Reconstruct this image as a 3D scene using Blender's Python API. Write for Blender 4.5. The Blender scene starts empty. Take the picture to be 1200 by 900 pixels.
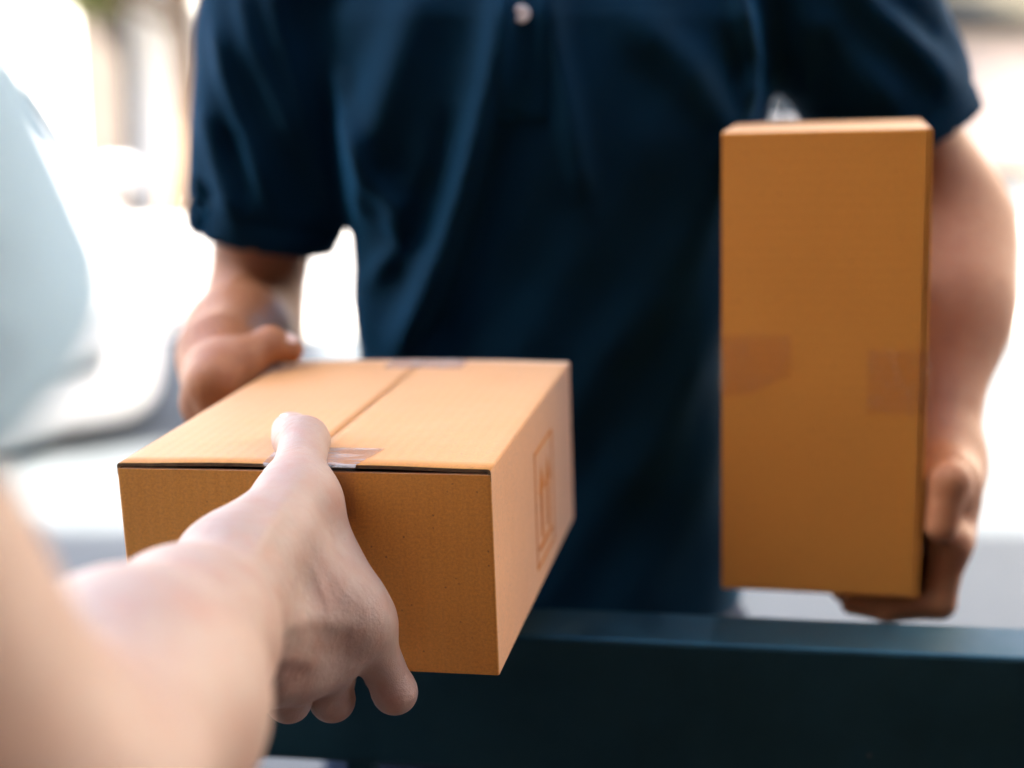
import bpy, bmesh, math, random
import numpy as np
from mathutils import Vector, Matrix

random.seed(4)
SC = bpy.context.scene
COL = SC.collection
R = math.radians

# ------------------------------------------------------------------ camera
CAM_Z, PITCH = 1.30, R(11)
cam_data = bpy.data.cameras.new('camera')
cam_data.lens = 50
cam_data.sensor_width = 36
cam_data.clip_start = 0.02
cam_data.clip_end = 600
cam_data.dof.use_dof = True
cam_data.dof.focus_distance = 0.668
cam_data.dof.aperture_fstop = 3.0
cam = bpy.data.objects.new('camera', cam_data)
COL.objects.link(cam)
cam.location = (0, 0, CAM_Z)
cam.rotation_euler = (R(90) - PITCH, 0, 0)
SC.camera = cam

# ------------------------------------------------------------------ sky, sun, exposure
SUN_EL, SUN_AZ = R(40), R(235)      # azimuth from +Y clockwise: the sun stands behind the house, to the left
world = bpy.data.worlds.new('World')
SC.world = world
world.use_nodes = True
wn = world.node_tree
bg = wn.nodes['Background']
sky = wn.nodes.new('ShaderNodeTexSky')
sky.sky_type = 'NISHITA'
sky.sun_disc = False
sky.sun_elevation = SUN_EL
sky.sun_rotation = SUN_AZ
sky.dust_density = 4.0
sky.air_density = 0.7
sky.ozone_density = 0.6
wn.links.new(sky.outputs[0], bg.inputs[0])
bg.inputs[1].default_value = 0.15
sun_d = bpy.data.lights.new('sun', 'SUN')
sun_d.energy = 5.0
sun_d.angle = R(0.53)
sun_d.color = (1.0, 0.93, 0.82)
sun = bpy.data.objects.new('sun', sun_d)
COL.objects.link(sun)
sdir = Vector((math.sin(SUN_AZ) * math.cos(SUN_EL), math.cos(SUN_AZ) * math.cos(SUN_EL), math.sin(SUN_EL)))
sun.rotation_euler = sdir.to_track_quat('Z', 'Y').to_euler()
sun.location = sdir * 30
SC.view_settings.view_transform = 'Standard'
SC.view_settings.look = 'None'
SC.view_settings.gamma = 1.0
SC.view_settings.exposure = 3.2
SC.render.engine = 'CYCLES'
SC.cycles.use_denoising = True
SC.cycles.max_bounces = 8

# ------------------------------------------------------------------ measuring helper: photograph pixel + distance -> point
FPX = 50 / 36 * 1200
FW = np.array([0, math.cos(PITCH), -math.sin(PITCH)])
UP = np.array([0, math.sin(PITCH), math.cos(PITCH)])
RT = np.array([1.0, 0, 0])
CP = np.array([0, 0, CAM_Z])


def at(x, y, d):
    return CP + FW * d + RT * ((x - 600) / FPX * d) - UP * ((y - 450) / FPX * d)


# ------------------------------------------------------------------ object helpers
def link(o, parent=None):
    COL.objects.link(o)
    if parent is not None:
        o.parent = parent
    return o


def tag(o, label=None, cat=None, group=None, kind=None):
    if label: o['label'] = label
    if cat: o['category'] = cat
    if group: o['group'] = group
    if kind: o['kind'] = kind
    return o


def empty(name, loc=(0, 0, 0), rot=(0, 0, 0)):
    o = bpy.data.objects.new(name, None)
    o.location = loc
    o.rotation_euler = rot
    o.empty_display_size = 0.1
    return link(o)


def mesh_obj(name, verts, faces, mat, parent=None, smooth=False):
    me = bpy.data.meshes.new(name)
    me.from_pydata([tuple(v) for v in verts], [], [tuple(f) for f in faces])
    me.update()
    if smooth:
        me.polygons.foreach_set('use_smooth', [True] * len(me.polygons))
    o = bpy.data.objects.new(name, me)
    if mat: me.materials.append(mat)
    return link(o, parent)


def np_obj(name, V, Q, mat, parent=None):
    """quads from numpy arrays"""
    me = bpy.data.meshes.new(name)
    n, m = len(V), len(Q)
    me.vertices.add(n)
    me.vertices.foreach_set('co', np.asarray(V, np.float32).ravel())
    me.loops.add(m * 4)
    me.loops.foreach_set('vertex_index', np.asarray(Q, np.int32).ravel())
    me.polygons.add(m)
    me.polygons.foreach_set('loop_start', np.arange(0, m * 4, 4, dtype=np.int32))
    me.polygons.foreach_set('use_smooth', np.ones(m, bool))
    me.update(calc_edges=True)
    me.validate()
    me.materials.append(mat)
    o = bpy.data.objects.new(name, me)
    return link(o, parent)


def bm_obj(name, bm, mat, parent=None, smooth=False):
    me = bpy.data.meshes.new(name)
    bm.normal_update()
    bm.to_mesh(me)
    bm.free()
    if smooth:
        me.polygons.foreach_set('use_smooth', [True] * len(me.polygons))
    me.materials.append(mat)
    o = bpy.data.objects.new(name, me)
    return link(o, parent)


def box_bm(c, s, bevel=0.0, bm=None, seg=2):
    b = bm or bmesh.new()
    r = bmesh.ops.create_cube(b, size=1)
    for v in r['verts']:
        v.co = Vector((v.co.x * s[0] + c[0], v.co.y * s[1] + c[1], v.co.z * s[2] + c[2]))
    if bevel:
        es = list({e for v in r['verts'] for e in v.link_edges})
        bmesh.ops.bevel(b, geom=es, offset=bevel, segments=seg, affect='EDGES', profile=0.5)
    return b


def box(name, c, s, mat, parent=None, bevel=0.0):
    return bm_obj(name, box_bm(c, s, bevel), mat, parent)


def grid_faces(nu, nv, closed_u=False):
    f = []
    for i in range(nu if closed_u else nu - 1):
        for j in range(nv - 1):
            a, b = i, (i + 1) % nu
            f.append((a * nv + j, b * nv + j, b * nv + j + 1, a * nv + j + 1))
    return f


# ------------------------------------------------------------------ implicit surfaces (smoothly blended limbs) -> quads
def seg(a, b, ra, rb):
    a = np.asarray(a, np.float32); b = np.asarray(b, np.float32)
    ba = b - a
    L2 = float(ba @ ba) + 1e-12
    def f(p):
        q = p - a
        t = np.clip((q @ ba) / L2, 0, 1)
        q = q - t[:, None] * ba
        return np.sqrt((q * q).sum(1)) - (ra + (rb - ra) * t)
    return f


def chain(pts, rad):
    fs = [seg(pts[i], pts[i + 1], rad[i], rad[i + 1]) for i in range(len(pts) - 1)]
    def f(p):
        d = fs[0](p)
        for g in fs[1:]:
            d = smin(d, g(p), 0.004)
        return d
    return f


def ellip(c, r, rotz=0.0):
    c = np.asarray(c, np.float32); r = np.asarray(r, np.float32)
    ca, sa = math.cos(rotz), math.sin(rotz)
    def f(p):
        q = p - c
        if rotz:
            q = np.stack([q[:, 0] * ca + q[:, 1] * sa, -q[:, 0] * sa + q[:, 1] * ca, q[:, 2]], 1)
        k0 = np.sqrt(((q / r) ** 2).sum(1)) + 1e-9
        k1 = np.sqrt(((q / (r * r)) ** 2).sum(1)) + 1e-9
        return k0 * (k0 - 1) / k1
    return f


def smin(a, b, k):
    h = np.clip(k - np.abs(a - b), 0, None) / k
    return np.minimum(a, b) - h * h * k * 0.25


def smax(a, b, k):
    return -smin(-a, -b, k)


def sunion(fs, k):
    def f(p):
        d = fs[0](p)
        for g in fs[1:]:
            d = smin(d, g(p), k)
        return d
    return f


def column(stations, power=2.4):
    """vertical body: stations (z, cx, cy, half_x, half_y)"""
    S = np.array(sorted(stations), np.float32)
    def f(p):
        z = p[:, 2]
        cx, cy, a, b = (np.interp(z, S[:, 0], S[:, i]) for i in (1, 2, 3, 4))
        q = (np.abs((p[:, 0] - cx) / a) ** power + np.abs((p[:, 1] - cy) / b) ** power) ** (1 / power)
        d = (q - 1) * np.minimum(a, b)
        dz = np.maximum(S[0, 0] - z, z - S[-1, 0])
        return np.where(dz > 0, np.sqrt(np.clip(d, 0, None) ** 2 + dz ** 2), np.maximum(d, dz))
    return f


def polygonise(f, lo, hi, h, block=6):
    """narrow-band surface nets"""
    lo = np.asarray(lo, np.float64); hi = np.asarray(hi, np.float64)
    nb = np.ceil((hi - lo) / (h * block)).astype(int) + 1
    n = nb * block
    bi = np.stack(np.meshgrid(*[np.arange(k) for k in nb], indexing='ij'), -1).reshape(-1, 3)
    cen = (lo + (bi + 0.5) * block * h - 0.5 * h).astype(np.float32)
    dc = f(cen)
    F = np.empty(tuple(n), np.float32)
    F5 = F.reshape(nb[0], block, nb[1], block, nb[2], block)
    F5[:] = np.sign(dc).reshape(nb)[:, None, :, None, :, None]
    near = np.abs(dc) < block * h * 1.75
    off = np.stack(np.meshgrid(*[np.arange(block)] * 3, indexing='ij'), -1).reshape(-1, 3)
    nbk = bi[near]
    for s in range(0, len(nbk), 1500):
        c = nbk[s:s + 1500]
        idx = (c[:, None, :] * block + off[None]).reshape(-1, 3)
        F[idx[:, 0], idx[:, 1], idx[:, 2]] = f((lo + idx * h).astype(np.float32))
    inside = F < 0
    m = n - 1
    cnt = np.zeros(tuple(m), np.int8)
    for dx in (0, 1):
        for dy in (0, 1):
            for dz in (0, 1):
                cnt += inside[dx:m[0] + dx, dy:m[1] + dy, dz:m[2] + dz]
    cells = np.argwhere((cnt > 0) & (cnt < 8))
    vid = -np.ones(tuple(m), np.int32)
    vid[cells[:, 0], cells[:, 1], cells[:, 2]] = np.arange(len(cells))
    acc = np.zeros((len(cells), 3)); num = np.zeros(len(cells))
    cor = [(a, b, c) for a in (0, 1) for b in (0, 1) for c in (0, 1)]
    for a in range(8):
        for ax in range(3):
            if cor[a][ax] == 0:
                p0 = np.array(cor[a]); p1 = p0.copy(); p1[ax] = 1
                v0 = F[tuple((cells + p0).T)]; v1 = F[tuple((cells + p1).T)]
                cr = (v0 < 0) != (v1 < 0)
                t = np.where(cr, v0 / np.where(cr, v0 - v1, 1), 0)
                acc += np.where(cr[:, None], p0 + t[:, None] * (p1 - p0), 0)
                num += cr
    V = lo + (cells + acc / num[:, None]) * h
    Q = []
    for ax in range(3):
        u, v = (ax + 1) % 3, (ax + 2) % 3
        sl0 = [slice(0, None)] * 3; sl1 = [slice(0, None)] * 3
        sl0[ax] = slice(0, -1); sl1[ax] = slice(1, None)
        A, B = inside[tuple(sl0)], inside[tuple(sl1)]
        e = np.argwhere(A != B)
        ok = (e[:, u] > 0) & (e[:, v] > 0) & (e[:, u] < m[u]) & (e[:, v] < m[v]) & (e[:, ax] < m[ax])
        e = e[ok]
        def cell(du, dv):
            c = e.copy(); c[:, u] -= du; c[:, v] -= dv
            return vid[tuple(c.T)]
        q = np.stack([cell(1, 1), cell(0, 1), cell(0, 0), cell(1, 0)], 1)
        flip = ~A[tuple(e.T)]
        q[flip] = q[flip][:, ::-1]
        Q.append(q)
    Q = np.concatenate(Q)
    Q = Q[(Q >= 0).all(1)]
    for _ in range(2):                       # pull the vertices onto the surface
        p = V.astype(np.float32)
        d = f(p)
        g = np.stack([(f(p + np.eye(3, dtype=np.float32)[i] * h * 0.5) - d) / (h * 0.5) for i in range(3)], 1)
        g2 = (g * g).sum(1) + 1e-6
        st = np.clip(d / g2, -h, h)
        V = V - 0.8 * st[:, None] * g
    return V, Q


def merge(parts):
    Vs, Qs, o = [], [], 0
    for V, Q in parts:
        Vs.append(V); Qs.append(Q + o); o += len(V)
    return np.concatenate(Vs), np.concatenate(Qs)


# ------------------------------------------------------------------ materials
def new_mat(name):
    m = bpy.data.materials.new(name)
    m.use_nodes = True
    nt = m.node_tree
    return m, nt, nt.nodes['Principled BSDF']


def N(nt, kind, **kw):
    n = nt.nodes.new(kind)
    for k, v in kw.items():
        if k in ('inp',):
            for kk, vv in v.items():
                n.inputs[kk].default_value = vv
        else:
            setattr(n, k, v)
    return n


def coords(nt, out='Object'):
    return nt.nodes.new('ShaderNodeTexCoord').outputs[out]


def ramp(nt, fac, stops):
    r = nt.nodes.new('ShaderNodeValToRGB')
    el = r.color_ramp.elements
    while len(el) < len(stops): el.new(0.5)
    for e, (p, c) in zip(el, stops):
        e.position = p
        e.color = (*c, 1) if len(c) == 3 else c
    nt.links.new(fac, r.inputs[0])
    return r.outputs[0]


def mixc(nt, fac, a, b, mode='MIX'):
    m = nt.nodes.new('ShaderNodeMix')
    m.data_type = 'RGBA'
    m.blend_type = mode
    for sock, v in ((m.inputs[0], fac), (m.inputs[6], a), (m.inputs[7], b)):
        if hasattr(v, 'default_value') or hasattr(v, 'links'):
            nt.links.new(v, sock)
        else:
            sock.default_value = v if not isinstance(v, tuple) else (*v, 1)
    return m.outputs[2]


def noise(nt, vec, scale, detail=4, rough=0.55, out='Fac'):
    n = N(nt, 'ShaderNodeTexNoise', inp={'Scale': scale, 'Detail': detail, 'Roughness': rough})
    nt.links.new(vec, n.inputs['Vector'])
    return n.outputs[out]


def bump(nt, bsdf, height, strength=0.3, dist=0.001, prev=None):
    b = N(nt, 'ShaderNodeBump', inp={'Strength': strength, 'Distance': dist})
    nt.links.new(height, b.inputs['Height'])
    if prev is not None: nt.links.new(prev, b.inputs['Normal'])
    nt.links.new(b.outputs[0], bsdf.inputs['Normal'])
    return b.outputs[0]


def plain(name, col, rough=0.6, var=0.12, scale=6.0, metal=0.0, bs=0.15, coat=0.0, spec=0.5):
    m, nt, b = new_mat(name)
    v = coords(nt)
    n = noise(nt, v, scale, 5)
    lo = tuple(c * (1 - var) for c in col); hi = tuple(min(1, c * (1 + var)) for c in col)
    nt.links.new(ramp(nt, n, [(0.3, lo), (0.7, hi)]), b.inputs['Base Color'])
    b.inputs['Roughness'].default_value = rough
    b.inputs['Metallic'].default_value = metal
    b.inputs['Specular IOR Level'].default_value = spec
    b.inputs['Coat Weight'].default_value = coat
    if bs: bump(nt, b, noise(nt, v, scale * 12, 3), bs, 0.002)
    return m


def cardboard(name, base=(0.53, 0.210, 0.017)):
    m, nt, b = new_mat(name)
    v = coords(nt)
    mp = N(nt, 'ShaderNodeMapping', inp={'Scale': (1, 1, 1)})
    nt.links.new(v, mp.inputs[0])
    big = noise(nt, v, 14, 3)
    fib = N(nt, 'ShaderNodeMapping', inp={'Scale': (220, 220, 1500)})
    nt.links.new(v, fib.inputs[0])
    fine = noise(nt, fib.outputs[0], 1.0, 3, 0.7)
    grain = noise(nt, v, 700, 3, 0.7)
    c = ramp(nt, big, [(0.25, tuple(x * 0.93 for x in base)), (0.75, tuple(min(1, x * 1.06) for x in base))])
    c = mixc(nt, 0.22, c, ramp(nt, fine, [(0.3, tuple(x * 0.55 for x in base)), (0.7, tuple(x * 1.35 for x in base))]))
    c = mixc(nt, 0.42, c, ramp(nt, grain, [(0.3, tuple(x * 0.5 for x in base)), (0.7, tuple(x * 1.4 for x in base))]))
    vo = N(nt, 'ShaderNodeTexVoronoi', inp={'Scale': 190.0, 'Randomness': 1.0})
    nt.links.new(v, vo.inputs['Vector'])
    sel = noise(nt, v, 160, 1)
    mul = N(nt, 'ShaderNodeMath', operation='MULTIPLY')
    nt.links.new(ramp(nt, vo.outputs['Distance'], [(0.05, (1, 1, 1)), (0.14, (0, 0, 0))]), mul.inputs[0])
    nt.links.new(ramp(nt, sel, [(0.50, (0, 0, 0)), (0.55, (1, 1, 1))]), mul.inputs[1])
    c = mixc(nt, mul.outputs[0], c, tuple(x * 0.35 for x in base))
    nt.links.new(c, b.inputs['Base Color'])
    b.inputs['Roughness'].default_value = 0.55
    b.inputs['Specular IOR Level'].default_value = 0.35
    b.inputs['Sheen Weight'].default_value = 0.6
    b.inputs['Sheen Roughness'].default_value = 0.5
    b.inputs['Sheen Tint'].default_value = (1.0, 0.90, 0.80, 1)
    flute = N(nt, 'ShaderNodeTexWave', wave_type='BANDS', bands_direction='X', inp={'Scale': 48.0, 'Distortion': 0.6})
    nt.links.new(v, flute.inputs['Vector'])
    p = bump(nt, b, noise(nt, v, 22, 2), 0.10, 0.006)
    p = bump(nt, b, flute.outputs['Fac'], 0.09, 0.0006, p)
    bump(nt, b, grain, 0.16, 0.0004, p)
    return m


def skin(name, base, red, pale, scale=1.0, spec=0.6):
    m, nt, b = new_mat(name)
    v = coords(nt)
    n1 = noise(nt, v, 38, 4)
    n2 = noise(nt, v, 120, 3)
    c = ramp(nt, n1, [(0.32, pale), (0.52, base), (0.72, red)])
    c = mixc(nt, 0.30, c, ramp(nt, n2, [(0.35, red), (0.6, pale)]))
    vo2 = N(nt, 'ShaderNodeTexVoronoi', inp={'Scale': 75.0})
    nt.links.new(v, vo2.inputs['Vector'])
    s = ramp(nt, vo2.outputs['Distance'], [(0.035, (1, 1, 1)), (0.075, (0, 0, 0))])
    mm = N(nt, 'ShaderNodeMath', operation='MULTIPLY', inp={1: 0.35})
    nt.links.new(s, mm.inputs[0])
    c = mixc(nt, mm.outputs[0], c, tuple(x * 0.45 for x in base))
    nt.links.new(c, b.inputs['Base Color'])
    b.inputs['Roughness'].default_value = 0.5
    b.inputs['Specular IOR Level'].default_value = spec
    b.inputs['Subsurface Weight'].default_value = 0.06
    b.inputs['Subsurface Radius'].default_value = (0.008, 0.003, 0.0015)
    b.inputs['Subsurface Scale'].default_value = 1.0
    vo = N(nt, 'ShaderNodeTexVoronoi', feature='DISTANCE_TO_EDGE', inp={'Scale': 1100.0 * scale})
    mp = N(nt, 'ShaderNodeMapping', inp={'Scale': (1, 0.6, 0.8), 'Rotation': (0.4, 0.3, 0.5)})
    nt.links.new(v, mp.inputs[0])
    nt.links.new(mp.outputs[0], vo.inputs['Vector'])
    p = bump(nt, b, ramp(nt, vo.outputs['Distance'], [(0.0, (0, 0, 0)), (0.18, (1, 1, 1))]), 0.22, 0.0005)
    wm = N(nt, 'ShaderNodeMapping', inp={'Scale': (90, 300, 160), 'Rotation': (0.2, 0.5, 0.6)})
    nt.links.new(v, wm.inputs[0])
    p = bump(nt, b, noise(nt, wm.outputs[0], 1.0, 4, 0.65), 0.34, 0.0016, p)
    bump(nt, b, noise(nt, v, 110, 4), 0.12, 0.002, p)
    return m


def fabric(name, col, scale=900.0, sheen=0.35, var=0.15):
    m, nt, b = new_mat(name)
    v = coords(nt)
    n = noise(nt, v, 9, 3)
    c = ramp(nt, n, [(0.3, tuple(x * (1 - var) for x in col)), (0.7, tuple(x * (1 + var) for x in col))])
    wv = N(nt, 'ShaderNodeTexVoronoi', inp={'Scale': scale})
    nt.links.new(v, wv.inputs['Vector'])
    c = mixc(nt, 0.25, c, ramp(nt, wv.outputs['Distance'], [(0.1, tuple(x * 1.25 for x in col)), (0.7, tuple(x * 0.6 for x in col))]))
    nt.links.new(c, b.inputs['Base Color'])
    b.inputs['Roughness'].default_value = 0.85
    b.inputs['Specular IOR Level'].default_value = 0.08
    b.inputs['Sheen Weight'].default_value = sheen
    b.inputs['Sheen Roughness'].default_value = 0.4
    b.inputs['Sheen Tint'].default_value = (*[min(1, x * 9 + 0.01) for x in col], 1)
    bump(nt, b, wv.outputs['Distance'], 0.25, 0.0006)
    return m


def tape_mat(name, lo, hi, tint, bmp):
    m, nt, b = new_mat(name)
    v = coords(nt)
    out = nt.nodes['Material Output']
    b.inputs['Base Color'].default_value = (0.82, 0.80, 0.78, 1)
    b.inputs['Roughness'].default_value = 0.22
    b.inputs['Specular IOR Level'].default_value = 0.8
    st = N(nt, 'ShaderNodeMapping', inp={'Scale': (60, 260, 260), 'Rotation': (0, 0, 0.12)})
    nt.links.new(v, st.inputs[0])
    n = noise(nt, st.outputs[0], 1.0, 4, 0.6)
    bump(nt, b, n, bmp, 0.0012)
    tr = N(nt, 'ShaderNodeBsdfTransparent', inp={'Color': (*tint, 1)})
    f = ramp(nt, n, [(0.45, (lo,) * 3), (0.70, (hi,) * 3)])
    mx = nt.nodes.new('ShaderNodeMixShader')
    nt.links.new(f, mx.inputs[0])
    nt.links.new(tr.outputs[0], mx.inputs[1])
    nt.links.new(b.outputs[0], mx.inputs[2])
    nt.links.new(mx.outputs[0], out.inputs['Surface'])
    return m


def paint_metal():
    m, nt, b = new_mat('black_gate_paint')
    v = coords(nt)
    n = noise(nt, v, 30, 6, 0.65)
    nt.links.new(ramp(nt, n, [(0.35, (0.013, 0.055, 0.080)), (0.75, (0.018, 0.070, 0.100))]), b.inputs['Base Color'])
    nt.links.new(ramp(nt, n, [(0.3, (0.46,) * 3), (0.7, (0.58,) * 3)]), b.inputs['Roughness'])
    sc = N(nt, 'ShaderNodeTexVoronoi', inp={'Scale': 26.0})
    nt.links.new(v, sc.inputs['Vector'])
    spots = ramp(nt, sc.outputs['Distance'], [(0.015, (1, 1, 1)), (0.04, (0, 0, 0))])
    nt.links.new(mixc(nt, spots, ramp(nt, n, [(0.35, (0.013, 0.055, 0.080)), (0.75, (0.018, 0.070, 0.100))]), (0.10, 0.11, 0.12)), b.inputs['Base Color'])
    b.inputs['Metallic'].default_value = 0.85
    bump(nt, b, noise(nt, v, 180, 4), 0.12, 0.001)
    return m


M = {}
M['card'] = cardboard('kraft_cardboard')
M['card_edge_shade'] = plain('cardboard_edge_shade', (0.09, 0.05, 0.02), 0.9, 0.3, 300)  # corrugated edge brown, darkened for the shade in the lid gap
M['tape'] = tape_mat('clear_tape', 0.02, 0.08, (0.92, 0.86, 0.75), 0.2)
M['tape_thin'] = tape_mat('clear_tape_clean', 0.02, 0.05, (0.95, 0.91, 0.86), 0.1)
M['tape_glint'] = tape_mat('clear_tape_wrinkle_glint', 0.12, 0.60, (0.78, 0.72, 0.68), 0.5)  # wrinkled lid tape; white streaks in the mix stand in for glints
M['print'] = plain('red_brown_print', (0.53, 0.180, 0.020), 0.8, 0.15, 200, bs=0)
M['skin_near'] = skin('skin_of_receiver', (0.40, 0.282, 0.220), (0.42, 0.236, 0.172), (0.43, 0.320, 0.260))
M['skin_far'] = skin('skin_of_courier', (0.30, 0.122, 0.052), (0.28, 0.102, 0.042), (0.33, 0.146, 0.068), 1.0, 0.3)
M['nail'] = plain('fingernail', (0.66, 0.46, 0.40), 0.28, 0.06, 80, bs=0, coat=0.3)
M['navy'] = fabric('navy_pique_cotton', (0.0005, 0.0165, 0.037), 700, 0.5)
M['navy_rib'] = fabric('navy_rib_knit', (0.0006, 0.020, 0.046), 500, 0.45)
M['tee'] = fabric('pale_blue_cotton', (0.30, 0.44, 0.54), 900, 0.2)
M['denim'] = fabric('dark_denim', (0.012, 0.022, 0.045), 1100, 0.15)
M['shoe'] = plain('black_leather', (0.02, 0.02, 0.02), 0.4)
M['hair'] = plain('black_hair', (0.012, 0.010, 0.009), 0.5, 0.3, 90, bs=0.5)
M['button'] = plain('white_button', (0.72, 0.72, 0.70), 0.25, 0.04, 100, bs=0)
M['eye'] = plain('eye_white', (0.75, 0.73, 0.70), 0.2, 0.04, 90, bs=0)
M['iris'] = plain('dark_iris', (0.03, 0.02, 0.012), 0.15, 0.1, 90, bs=0)
M['gate'] = paint_metal()
M['pavement'] = plain('weathered_concrete', (0.066, 0.078, 0.086), 0.9, 0.10, 1.2, bs=0.3)
M['added_terrace'] = plain('added_dark_paving', (0.08, 0.038, 0.018), 0.85, 0.2, 3)
M['asphalt'] = plain('sunbleached_asphalt', (0.20, 0.195, 0.19), 0.92, 0.12, 2.0, bs=0.3)
M['white_wall'] = plain('white_render', (0.80, 0.785, 0.75), 0.9, 0.04, 1.5)
M['cream'] = plain('cream_bounce_render', (0.60, 0.53, 0.45), 0.9, 0.05, 1.5)
M['peach_wall'] = plain('peach_render', (0.66, 0.50, 0.40), 0.9, 0.08, 0.8)
M['beige'] = plain('beige_stone', (0.085, 0.070, 0.060), 0.85, 0.12, 3)
M['plinth'] = plain('brown_plinth', (0.20, 0.15, 0.10), 0.85, 0.15, 3)
M['olive_roof'] = plain('olive_brown_tiles', (0.034, 0.028, 0.013), 0.8, 0.25, 3)
M['glass'] = plain('window_glass', (0.03, 0.04, 0.045), 0.06, 0.1, 1, bs=0, spec=0.8)
M['frame'] = plain('window_frame', (0.70, 0.68, 0.64), 0.5, 0.05, 4)
M['brick_red'] = plain('terracotta_render', (0.14, 0.048, 0.012), 0.9, 0.15, 2)
M['wood_door'] = plain('timber_door', (0.16, 0.075, 0.03), 0.5, 0.3, 6)
M['car_white'] = plain('white_car_paint', (0.78, 0.79, 0.80), 0.25, 0.01, 1, bs=0, coat=1.0)
M['car_glass'] = plain('car_glass', (0.02, 0.028, 0.032), 0.04, 0.1, 1, bs=0, spec=0.8)
M['black_plastic'] = plain('grey_plastic', (0.16, 0.17, 0.18), 0.5, 0.1, 8)
M['tyre'] = plain('tyre_rubber', (0.025, 0.025, 0.026), 0.8, 0.15, 30)
M['alloy'] = plain('alloy_wheel', (0.55, 0.56, 0.58), 0.3, 0.04, 8, metal=0.9, bs=0)
M['lamp_glass'] = plain('headlamp_glass', (0.60, 0.62, 0.65), 0.08, 0.05, 8, bs=0, spec=0.9)
M['bark'] = plain('tree_bark', (0.12, 0.08, 0.05), 0.9, 0.3, 14, bs=0.6)


def leaf_mat(name, a, b_):
    m, nt, b = new_mat(name)
    gi = nt.nodes.new('ShaderNodeNewGeometry')
    nt.links.new(ramp(nt, gi.outputs['Random Per Island'], [(0.1, a), (0.9, b_)]), b.inputs['Base Color'])
    b.inputs['Roughness'].default_value = 0.5
    b.inputs['Transmission Weight'].default_value = 0.0
    return m


M['leaf'] = leaf_mat('yellow_green_leaves', (0.05, 0.068, 0.004), (0.10, 0.112, 0.008))
M['leaf_olive'] = leaf_mat('olive_leaves', (0.05, 0.055, 0.018), (0.10, 0.095, 0.035))

# ================================================================== SETTING
ground = mesh_obj('ground', [(-120, -60, 0), (120, -60, 0), (120, 260, 0), (-120, 260, 0)], [(0, 1, 2, 3)], M['pavement'])
tag(ground, kind='structure')
added_terrace = mesh_obj('added_terrace', [(-12.4, -1.35, 0.004), (13.4, -1.35, 0.004), (13.4, 0.95, 0.004), (-12.4, 0.95, 0.004)], [(0, 1, 2, 3)], M['added_terrace'])  # unseen dark paving added to cut bounce light onto the box front
tag(added_terrace, kind='structure')
road = mesh_obj('road', [(-120, 8.4, 0.004), (120, 8.4, 0.004), (120, 15.0, 0.004), (-120, 15.0, 0.004)], [(0, 1, 2, 3)], M['asphalt'])
tag(road, kind='structure')
for nm, y0 in (('kerb', 8.3), ('kerb', 15.0)):
    k = box(nm, (0, y0, 0.06), (240, 0.14, 0.13), M['frame'], bevel=0.015)
    tag(k, kind='structure')


def window(parent, c, w, h, face=-1, sill=True):
    """window in a wall whose front face is at c[1]; c is the opening centre"""
    fr = bmesh.new()
    t = 0.06
    for dx, dz, sx, sz in ((-w / 2, 0, t, h + t), (w / 2, 0, t, h + t), (0, h / 2, w - t, t), (0, -h / 2, w - t, t), (0, 0, t * 0.7, h - t)):
        box_bm((c[0] + dx, c[1] + face * 0.025, c[2] + dz), (sx, 0.07, sz), 0, fr)
    o = bm_obj('window', fr, M['frame'], parent)
    for s in (-1, 1):
        box('pane', (c[0] + s * w / 4, c[1] + face * 0.008, c[2]), (w / 2 - t * 0.85, 0.012, h - t), M['glass'], o)
    if sill:
        box('sill', (c[0], c[1] + face * 0.07, c[2] - h / 2 - 0.06), (w + 0.2, 0.16, 0.05), M['frame'], o)
    return o


# the receiver's own house, behind the camera: it throws the shade the scene stands in
own = empty('house', (0.5, -1.35, 0))
tag(own, 'terracotta house behind the gate that shades the doorstep', 'house')
HH = 8.1
box('wall', (-9.45, -3.5, HH / 2 - 0.05), (14, 7.0, HH - 0.1), M['brick_red'], own)
box('roof', (-9.45, -3.5, HH + 0.05), (14.0, 7.0, 0.2), M['olive_roof'], own, 0.03)
box('added_wing_wall', (2.481, -3.5, 2.0), (9.85, 6.99, 4.0), M['brick_red'], own)  # unseen wing added to keep light from behind off the box fronts
box('added_wing_roof', (2.481, -3.5, 4.07), (9.85, 7.0, 0.14), M['olive_roof'], own, 0.02)
box('added_veranda_roof', (-0.4, 0.80, 2.50), (6.6, 1.56, 0.10), M['wood_door'], own, 0.01)  # unseen veranda added to block sky light from behind
for xx in (-3.6, 2.8):
    box('added_veranda_post', (xx, 0.12, 1.22), (0.10, 0.10, 2.44), M['wood_door'], own, 0.008)
# unseen cream house added right of the frame; its sunlit side lights the boxes
bounce_house = empty('house', (3.7, 4.4, 0))
tag(bounce_house, 'unseen cream house added right of the gate to bounce sunlight', 'house')
box('wall', (3.5, 0, 3.3), (7.0, 7.2, 6.6), M['cream'], bounce_house)
box('roof', (3.5, 0, 6.7), (7.3, 7.6, 0.2), M['olive_roof'], bounce_house, 0.03)
for yy in (-2.2, 2.3):
    box('downpipe', (-0.05, yy, 3.2), (0.09, 0.09, 6.4), M['frame'], bounce_house, 0.01)
dr = box('door', (-1.7, 0.03, 1.05), (0.95, 0.08, 2.1), M['wood_door'], own, 0.01)
box('handle', (-1.35, 0.10, 1.05), (0.03, 0.06, 0.14), M['alloy'], dr, 0.008)
for xx in (2.2, -4.8):
    window(own, (xx, 0.0, 1.55), 1.3, 1.2, face=1)

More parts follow.
